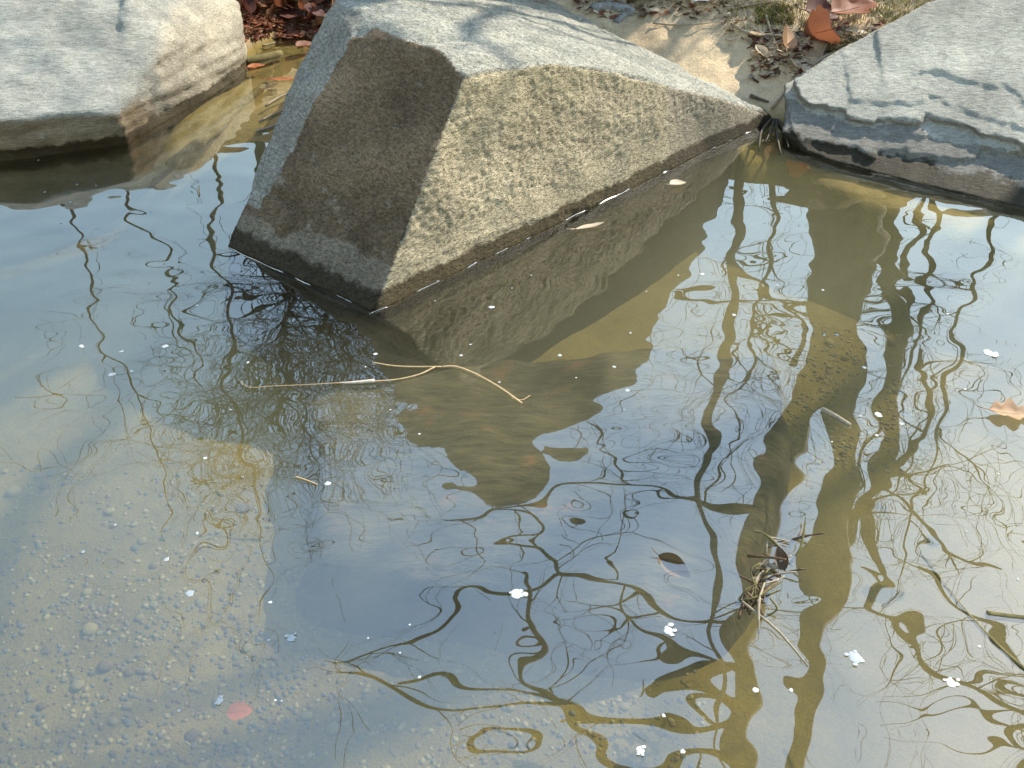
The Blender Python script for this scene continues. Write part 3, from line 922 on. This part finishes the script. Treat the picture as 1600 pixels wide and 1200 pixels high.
leaf('fallen_leaf', 'narrow', LM[4], W(440, 125) + [0, 0, .006], 0.16, (0.1, 0, 0.05), 0.1, 7, 'narrow orange leaf lying in the shallow inlet against the wedge boulder')
leaf('fallen_leaf', 'plain', LM[0], W(478, 76) + [0, 0, .012], 0.15, (0.1, 0.1, 0.9), 0.5, 8, 'rust leaf leaning on the wedge boulder above the inlet')

def bank_pt(px, py):                      # where a line of sight first meets the bank or the water
    d = ray(px, py)
    below = lambda t: H + d[2] * t < max(0.0, ground_z(d[0] * t, d[1] * t))
    t = 3.6
    while t < 12 and not below(t): t += 0.06
    lo, hi = t - 0.06, t
    for _ in range(5):
        m_ = (lo + hi) / 2
        lo, hi = (lo, m_) if below(m_) else (m_, hi)
    return EYE + d * hi
rg2 = random.Random(12)
for k in range(62):
    px, py = rg2.uniform(372, 540), min(46, abs(rg2.gauss(0, 22)) - 6 + rg2.random() * 14)
    p = bank_pt(px, py)
    ck = rg2.choices((0, 1, 2, 3), weights=(6, 5, 3, 1))[0]
    leaf('fallen_leaf', rg2.choice(('oak', 'plain', 'broad')), LM[ck], p + [0, 0, rg2.uniform(.01, .10)], rg2.uniform(.10, .19), (rg2.uniform(-.9, .9), rg2.uniform(-.9, .9), rg2.uniform(0, 6.3)), rg2.uniform(-.2, 1.1), k,
         ('rust brown', 'tan', 'dark maroon', 'pale tan')[ck] + ' dry leaf in the litter heap at the head of the inlet', 'leaf litter at the head of the inlet', stem=k % 3 == 0)
# leaves caught at the top of the sandy gap
p = bank_pt(1268, 82); leaf('fallen_leaf', 'broad', LM[0], p + [0, -.02, .10], 0.24, (1.1, 0.35, 1.9), 0.5, 31, 'large upright rust brown leaf lodged on the bank above the sandy gap')
p = bank_pt(1218, 82); leaf('fallen_leaf', 'plain', LM[1], p + [0, -.02, .07], 0.19, (0.9, -0.3, 1.4), 0.9, 32, 'curled orange tan leaf standing next to the large rust leaf')
p = bank_pt(1278, 45); leaf('fallen_leaf', 'broad', LM[2], p + [0, 0, .07], 0.20, (0.5, 0.2, 0.3), 0.4, 33, 'dull maroon leaf lying behind the large rust leaf')
p = bank_pt(1322, 38); leaf('oak_leaf', 'oak', LM[0], p + [0, 0, .07], 0.25, (0.35, -0.1, 0.35), 0.4, 34, 'rust lobed oak leaf on the bank behind the stepped boulder')
p = bank_pt(1346, 22); leaf('fallen_leaf', 'plain', LM[5], p + [0, 0, .05], 0.13, (0.4, 0, 0.8), 0.2, 35, 'small silvery grey leaf beside the lobed oak leaf on the bank')
p = bank_pt(1102, 6); leaf('fallen_leaf', 'plain', LM[5], p + [0, 0, .03], 0.17, (0.2, 0, 0.9), 0.2, 36, 'bright silvery white leaf lying high on the sandy bank')
p = bank_pt(1012, -2); leaf('fallen_leaf', 'plain', LM[3], p + [0, 0, .03], 0.16, (0.3, 0, 0.1), 0.3, 37, 'yellowish tan leaf beside the grey root on the sandy bank')
for k, (px, py) in enumerate(((1180, 62), (1195, 95), (1240, 108), (1255, 118), (1188, 88))):
    p = bank_pt(px, py); leaf('fallen_leaf', 'plain', LM[3], p + [0, 0, .02], 0.10, (rg2.uniform(-.5, .5), rg2.uniform(-.4, .4), rg2.uniform(0, 6)), 0.7, 40 + k, 'small bleached leaf scrap among roots at the top of the sandy gap', 'bleached leaf scraps among the roots')

# ------------------------------------------------------------------ twigs, roots and sticks
M_STRAW = simple_mat('dry_straw', (0.55, 0.38, 0.20), (0.40, 0.26, 0.13), 60, 0.6, 0.0)
M_ROOT = simple_mat('pale_root', (0.34, 0.28, 0.20), (0.20, 0.16, 0.11), 60, 0.8, 0.0)
M_MOSSY = simple_mat('mossy_wood', (0.16, 0.13, 0.045), (0.09, 0.075, 0.03), 40, 0.9, 0.004)
def stick(name, pix, r0, r1, mat, label, cat, z=0.004, fn=None, group=None):
    pts = [(fn(x, y) if fn else W(x, y, z)) for x, y in pix]
    pts = smooth_line(pts, 4)
    o0 = pts[0].copy()
    mb = MB(); mb.tube([p - o0 for p in pts], [r0 + (r1 - r0) * i / (len(pts) - 1) for i in range(len(pts))], 7)
    o = mb.build(name, mat); o.location = tuple(map(float, o0))
    tag(o, label, cat, group)
    return o
tw = empty('floating_twig', W(690, 575, .005)); tag(tw, 'thin forked straw-coloured twig floating over the sunken slab', 'twig')
def twpart(name, pix, r0, r1, mat, z=0.006):
    pts = smooth_line([W(x, y, z) for x, y in pix], 5); o0 = np.array(tw.location)
    mb = MB(); mb.tube([p - o0 for p in pts], [r0 + (r1 - r0) * i / (len(pts) - 1) for i in range(len(pts))], 6); mb.build(name, mat, tw)
twpart('main_stem', [(815, 630), (780, 605), (740, 583), (712, 573), (690, 573)], .0034, .003, M_STRAW)
twpart('fork', [(690, 573), (640, 573), (610, 571), (582, 566)], .0026, .0018, M_STRAW)
twpart('fork', [(680, 573), (655, 585), (620, 593), (580, 596)], .0026, .0022, M_STRAW)
twpart('bud', [(585, 595), (562, 597), (545, 598), (530, 598)], .006, .002, simple_mat('pale_bud', (0.62, 0.52, 0.42), (0.45, 0.36, 0.28), 60, .6, 0))
twpart('side_shoot', [(800, 622), (815, 625), (828, 618)], .002, .001, M_STRAW)
twpart('thread', [(532, 598), (480, 601), (430, 603), (390, 605), (375, 595)], .0012, .0008, M_STRAW)
stick('reed_piece', [(1285, 640), (1305, 650), (1328, 664)], .009, .006, M_ROOT, 'short striped reed piece floating in front of the thick mirrored stems', 'reed')
stick('straw_bit', [(310, 290), (311, 304)], .003, .003, M_STRAW, 'tiny upright straw bit on the water near the inlet', 'straw')
stick('straw_bit', [(461, 745), (478, 750), (496, 757)], .0025, .0015, M_STRAW, 'thin pinkish straw bit floating beside the sunken slab', 'straw', 0.002)
stick('sunken_branch', [(210, 300), (270, 255), (340, 200), (400, 145), (430, 125)], .03, .022, M_MOSSY, 'pale brown sunken branch running out of the inlet into the pool', 'branch', -0.03)
stick('mossy_stick', [(380, 98), (410, 92), (440, 84)], .03, .022, M_MOSSY, 'short mossy stick lying in the shallow inlet water', 'stick', 0.0)
for k, pix in enumerate((((405, 190), (430, 178), (448, 170)), ((400, 205), (425, 198), (440, 186)), ((415, 165), (440, 150), (470, 140)), ((425, 60), (450, 52), (475, 55)), ((410, 72), (430, 66)))):
    stick('wet_twig', pix, .006, .003, M_ROOT, 'small wet twig stuck in the shallow inlet beside the wedge boulder', 'twig', 0.006, None, 'wet twigs in the inlet')
stick('dark_twig', [(1172, 153), (1185, 158), (1200, 163)], .010, .005, M_TWIG, 'short dark twig on the sand at the tip of the wedge boulder', 'twig', fn=lambda x, y: bank_pt(x, y) + [0, 0, .012])
up_ = lambda h: (lambda x, y: bank_pt(x, y) + [0, 0, h])
for pix, r0, lab in ((((1143, 44), (1170, 58), (1215, 62), (1245, 72)), .008, 'pale root reaching across the bank towards the large rust leaf'),
                     (((1240, 132), (1280, 100), (1300, 90), (1318, 86)), .012, 'grey root lying along the upper edge of the stepped boulder'),
                     (((1205, 175), (1222, 155), (1240, 128)), .007, 'pale thin root climbing from the water gap up the sand'),
                     (((1280, 100), (1290, 78), (1305, 60), (1320, 45)), .007, 'thin root standing up behind the large rust leaf'),
                     (((1020, 42), (1050, 45), (1090, 44), (1120, 40)), .006, 'thin root lying level across the sandy bank'),
                     (((1140, 20), (1180, 12), (1220, 8)), .006, 'thin root at the top of the bank in the dry grass'),
                     (((1196, 30), (1205, 60), (1216, 85)), .006, 'thin root hanging down beside the curled orange leaf'),
                     (((1230, 60), (1235, 90), (1225, 118)), .004, 'hair-thin root hanging below the large rust leaf')):
    stick('root', pix, r0, r0 * .5, M_ROOT, lab, 'root', fn=up_(.02))
stick('grey_root', [(925, 16), (950, 10), (975, 14), (990, 20)], .030, .022, simple_mat('grey_wood', (0.34, 0.34, 0.32), (0.16, 0.15, 0.14), 30, .9, .004), 'thick grey knotty root on the bank behind the wedge boulder', 'root', fn=up_(.0))
stick('grey_root', [(962, 36), (976, 24), (990, 20)], .020, .024, simple_mat('grey_wood_dark', (0.24, 0.24, 0.22), (0.12, 0.11, 0.10), 30, .9, .004), 'short grey root stub joining the thick knotty root', 'root', fn=up_(.0))
for pix in (((1210, 182), (1206, 200), (1196, 222)), ((1213, 185), (1214, 210), (1220, 240)), ((1205, 186), (1190, 205), (1186, 232)), ((1216, 188), (1226, 205), (1232, 230))):
    stick('wet_root', pix, .008, .003, M_TWIG, 'dark wet root trailing into the water at the gap between boulders', 'root', 0.01, None, 'wet roots in the gap')

# tangle of drowned twigs and leaves caught in the pool
dc = empty('debris_tangle', W(1195, 900, 0)); tag(dc, 'tangle of wet brown leaves and twigs poking out of the pool', 'debris')
M_WET = simple_mat('wet_brown', (0.13, 0.075, 0.035), (0.06, 0.035, 0.02), 40, .5, .0)
rg3 = random.Random(4)
for k in range(34):
    t_ = rg3.random()
    x, y = 1172 + 62 * t_ + rg3.gauss(0, 12), 945 - 105 * t_ + rg3.gauss(0, 12)
    an = rg3.choice((0.45, 0.7, 1.0, 2.7, 0.1)) + rg3.gauss(0, .3); ln = rg3.uniform(20, 80)
    a = W(x - math.cos(an) * ln * .5, y + math.sin(an) * ln * .5, -0.015); b = W(x + math.cos(an) * ln * .5, y - math.sin(an) * ln * .5, rg3.uniform(-.012, .03))
    mid = (a + b) / 2 + [rg3.gauss(0, .012), rg3.gauss(0, .012), rg3.uniform(0, .015)]
    pts = smooth_line([a, mid, b], 4) - np.array(dc.location)
    mb = MB(); mb.tube(pts, [rg3.uniform(.0025, .005) * (1 - .06 * i) for i in range(len(pts))], 5); mb.build('twig', (M_WET, M_MOSSY, M_ROOT)[k % 3], dc)
for k in range(16):
    t_ = rg3.random()
    V, Fc = leaf_mesh(rg3.choice(('plain', 'narrow', 'narrow')), 0.7, 70 + k)
    o = link_mesh('leaf', V, Fc, (M_WET, M_MOSSY, M_WET, M_ROOT)[k % 4], dc)
    o.location = tuple(W(1168 + 50 * t_ + rg3.gauss(0, 9), 950 - 100 * t_ + rg3.gauss(0, 9), rg3.uniform(-.03, .012)) - np.array(dc.location)); o.scale = (rg3.uniform(.035, .06),) * 3
    o.rotation_euler = (rg3.uniform(-.5, .5), rg3.uniform(-.5, .5), rg3.uniform(0, 6))
leaf('drowned_leaf', 'plain', simple_mat('olive_leaf', (0.16, 0.09, 0.035), (0.09, 0.065, 0.03), 60, .8, 0), W(1052, 885, -0.012), 0.09, (0.5, 0.3, -0.6), 0.6, 81, 'drowned olive brown leaf just under the surface beside the debris tangle')
stick('drowned_twig', [(1160, 940), (1215, 985), (1262, 1040)], .0028, .002, M_ROOT, 'straight pale twig floating below the debris tangle', 'twig', 0.001)
stick('drowned_twig', [(1440, 865), (1500, 945), (1560, 1010), (1620, 1062)], .004, .006, M_MOSSY, 'long dark olive twig lying just under the open water', 'twig', -0.004)
stick('drowned_stick', [(1541, 960), (1570, 964), (1605, 968)], .010, .009, M_MOSSY, 'stubby mossy stick floating at the edge of the open water', 'stick', -0.006)
stick('dead_stem', [(655, 530), (720, 515), (790, 498), (860, 482)], .004, .003, M_WET, 'dark thin stem lying on the sunlit sand under water', 'stem', -0.25)

# ------------------------------------------------------------------ foam flecks and drifting bits
def foam_mat():
    m, nt, bs, out = new_mat('foam')
    co = coords(nt)
    n = noise_tex(nt, co, 220, 3, 0.6)
    nt.links.new(ramp(nt, n, [(0.35, (0.24, 0.26, 0.26)), (0.6, (0.46, 0.48, 0.48))]), bs.inputs['Base Color'])
    bs.inputs['Roughness'].default_value = 0.6
    return m
M_FOAM = foam_mat()
def fleck_mesh(rng):
    V, Fc = [], []
    n, seed = 14, rng.random() * 90
    V.append((0, 0, 0.28))
    for rr, z in ((0.55, 0.22), (0.9, 0.10), (1.0, 0.0)):
        for k in range(n):
            a = 2 * math.pi * k / n
            r_ = rr * (1 + 0.5 * mnoise.noise(Vector((math.cos(a) * 1.3, math.sin(a) * 1.3, seed))))
            V.append((r_ * math.cos(a), r_ * math.sin(a), z))
    for k in range(n):
        Fc.append((0, 1 + k, 1 + (k + 1) % n))
        for j in range(2):
            Fc.append((1 + j * n + k, 1 + (j + 1) * n + k, 1 + (j + 1) * n + (k + 1) % n, 1 + j * n + (k + 1) % n))
    me = bpy.data.meshes.new('foam_fleck'); me.from_pydata(V, [], Fc); me.materials.append(M_FOAM)
    me.polygons.foreach_set('use_smooth', [True] * len(me.polygons))
    return me
fm = [fleck_mesh(rng) for _ in range(6)]
FLECKS = [(768, 480, 15), (587, 553, 9), (571, 573, 5), (512, 755, 14), (260, 874, 14), (297, 927, 16), (308, 833, 7), (422, 941, 10), (130, 862, 7), (320, 716, 9), (175, 585, 14), (127, 541, 12), (258, 541, 13), (190, 549, 9), (308, 477, 7), (387, 566, 7), (205, 580, 7),
          (980, 610, 13), (1097, 428, 10), (1215, 446, 8), (1147, 492, 9), (1350, 574, 10), (1373, 648, 16), (1409, 662, 9), (1308, 523, 8), (1288, 523, 7), (1286, 453, 6), (1370, 680, 7), (1508, 608, 7), (1145, 633, 9), (1180, 1078, 13), (1236, 1078, 10), (1067, 1174, 10), (1037, 1118, 8), (640, 976, 6), (625, 1020, 6), (655, 1058, 7), (575, 997, 6),
          (960, 573, 7), (875, 555, 9), (720, 555, 8), (735, 538, 6), (780, 597, 6), (975, 640, 8), (985, 520, 6), (150, 356, 7), (95, 348, 6), (235, 330, 7), (110, 316, 5), (60, 250, 4), (70, 300, 4), (150, 290, 4), (120, 288, 4), (1010, 455, 4), (1060, 430, 4), (680, 470, 4), (800, 450, 4), (1480, 490, 6), (1440, 430, 5), (1600, 607, 5), (1560, 740, 5), (1530, 1010, 6), (830, 430, 4), (900, 590, 5), (610, 640, 5), (655, 678, 5), (1345, 650, 5), (1300, 690, 5), (420, 1000, 6), (280, 1110, 6), (430, 1094, 6), (440, 1095, 5), (180, 820, 5), (360, 640, 5), (1590, 905, 6), (1510, 830, 5)]
for x, y, w in FLECKS:
    o = bpy.data.objects.new('foam_fleck', rng.choice(fm))
    p = W(x, y, 0.001); r_ = 0.5 * w * np.linalg.norm(p - EYE) / F * 0.6
    o.location = tuple(p); o.scale = (r_ * rng.uniform(.9, 1.3), r_ * rng.uniform(1.0, 1.5), r_ * .5); o.rotation_euler = (0, 0, rng.uniform(0, 6.3))
    COL.objects.link(o); tag(o, 'small white foam fleck floating on the pool', 'foam fleck', 'small foam flecks on the pool')
for x, y, w, lab in ((808, 928, 30, 'large ragged foam patch floating in front of the sunken slab'), (1045, 985, 24, 'ragged foam patch drifting below the drowned olive leaf'), (1337, 1027, 32, 'large squarish foam patch among mirrored branches near the pale twig'), (1487, 1067, 24, 'large round white foam disc among mirrored branches on open water'),
                      (1545, 551, 24, 'large foam ring floating behind the lobed oak leaf'), (1001, 1172, 20, 'loose scattered foam patch near the thick mirrored stems'), (455, 997, 20, 'foam patch with a straw bit beside the pebbly bed'), (344, 1094, 17, 'foam patch floating next to the red leaf')):
    pt = W(x, y, .001); root = empty('foam_patch', pt)
    for k in range(6):
        r_ = 0.34 * w * np.linalg.norm(pt - EYE) / F
        o = bpy.data.objects.new('bubble_cluster', fm[k]); o.parent = root
        s_ = r_ * (0.8 if k == 0 else rng.uniform(.18, .45)); a = rng.uniform(0, 6.3)
        o.location = (0 if k == 0 else math.cos(a) * r_ * (.4 + .2 * k), 0 if k == 0 else math.sin(a) * r_ * (.4 + .18 * k), 0.0004 * k); o.scale = (s_ * 1.2, s_ * 1.1, s_ * .4)
        COL.objects.link(o)
    tag(root, lab, 'foam')

# ------------------------------------------------------------------ crumbs of dead leaves and twig bits on the bank
def litter_bits(n, boxes, seed, name, mats, smin, smax):
    r5 = random.Random(seed); V, Fc, mi = [], [], []
    for _ in range(n):
        x0, y0, x1, y1 = r5.choice(boxes)
        p = bank_pt(r5.uniform(x0, x1), r5.uniform(y0, y1)) + [0, 0, r5.uniform(.0, .02)]
        a, sz, asp = r5.uniform(0, 6.28), r5.uniform(smin, smax), r5.choice((.12, .15, .5, .7))
        ux = np.array([math.cos(a), math.sin(a), r5.uniform(-.4, .4)]) * sz; uy = np.array([-math.sin(a), math.cos(a), r5.uniform(-.5, .5)]) * sz * asp
        up3 = np.array([0, 0, sz * .25 * r5.uniform(-1, 1)])
        b0 = len(V)
        V += [p - ux, p - ux * .3 - uy + up3, p + ux * .5 - uy * .8 + up3, p + ux, p + ux * .4 + uy + up3, p - ux * .4 + uy * .8 + up3, p]
        for k in range(6): Fc.append((b0 + 6, b0 + k, b0 + (k + 1) % 6)); mi.append(0)
        mi[-6:] = [r5.randrange(len(mats))] * 6
    o = link_mesh(name, V, Fc, mats[0], smooth=False)
    for m_ in mats[1:]: o.data.materials.append(m_)
    o.data.polygons.foreach_set('material_index', mi)
    return o
tag(litter_bits(1500, [(1130, -30, 1400, 70), (900, -30, 1150, 30), (1170, 50, 1270, 125), (1290, 50, 1380, 95)], 8, 'leaf_crumbs', [M_ROOT, LM[0], LM[2], M_WET, LM[3]], .006, .03), 'crumbs of dead leaves and twig bits strewn over the bank', 'litter', kind='stuff')
tag(litter_bits(900, [(372, -10, 540, 46), (380, 30, 500, 60)], 9, 'litter_crumbs', [LM[0], LM[2], LM[0], LM[1]], .012, .05), 'broken leaf pieces under the litter heap at the head of the inlet', 'litter', kind='stuff')

# ------------------------------------------------------------------ dry grass and moss on the bank
def blades(n, boxes, hgt, mats, seed, name):
    r4 = random.Random(seed); V, Fc, mi = [], [], []
    for _ in range(n):
        x0, y0, x1, y1 = r4.choice(boxes)
        p = bank_pt(r4.uniform(x0, x1), r4.uniform(y0, y1))
        a = r4.uniform(0, 6.28); h = hgt * r4.uniform(.3, 1.2); lean = r4.uniform(.2, 1.4) * h
        w = 0.0022
        dx, dy = math.cos(a), math.sin(a)
        b0 = len(V)
        for k in range(4):
            t = k / 3
            c = p + [dx * lean * t * t, dy * lean * t * t, h * t * (1 - .25 * t)]
            V += [c + [-dy * w * (1 - .8 * t), dx * w * (1 - .8 * t), 0], c + [dy * w * (1 - .8 * t), -dx * w * (1 - .8 * t), 0]]
        for k in range(3):
            Fc.append((b0 + 2 * k, b0 + 2 * k + 1, b0 + 2 * k + 3, b0 + 2 * k + 2)); mi.append(r4.randrange(len(mats)))
    o = link_mesh(name, V, Fc, mats[0], smooth=False)
    for m_ in mats[1:]: o.data.materials.append(m_)
    o.data.polygons.foreach_set('material_index', mi)
    return o
M_DRYG = simple_mat('dry_grass', (0.36, 0.29, 0.15), (0.22, 0.17, 0.09), 30, .8, 0, transl=.3)
M_MOSS = simple_mat('moss', (0.24, 0.22, 0.05), (0.13, 0.13, 0.035), 30, .9, 0, transl=.3)
tag(blades(2600, [(1130, -30, 1300, 50), (1190, -30, 1420, 40), (900, -30, 1140, 12), (1290, 60, 1380, 90)], .07, [M_DRYG, M_ROOT, M_MOSS], 5, 'dry_grass'), 'matted dry grass and rootlets along the top of the bank', 'grass', kind='stuff')
tag(blades(2600, [(1360, -20, 1460, 40), (1180, 10, 1240, 40), (1290, 70, 1370, 90)], .035, [M_MOSS], 6, 'moss'), 'yellow green moss on the bank behind the stepped boulder', 'moss', kind='stuff')
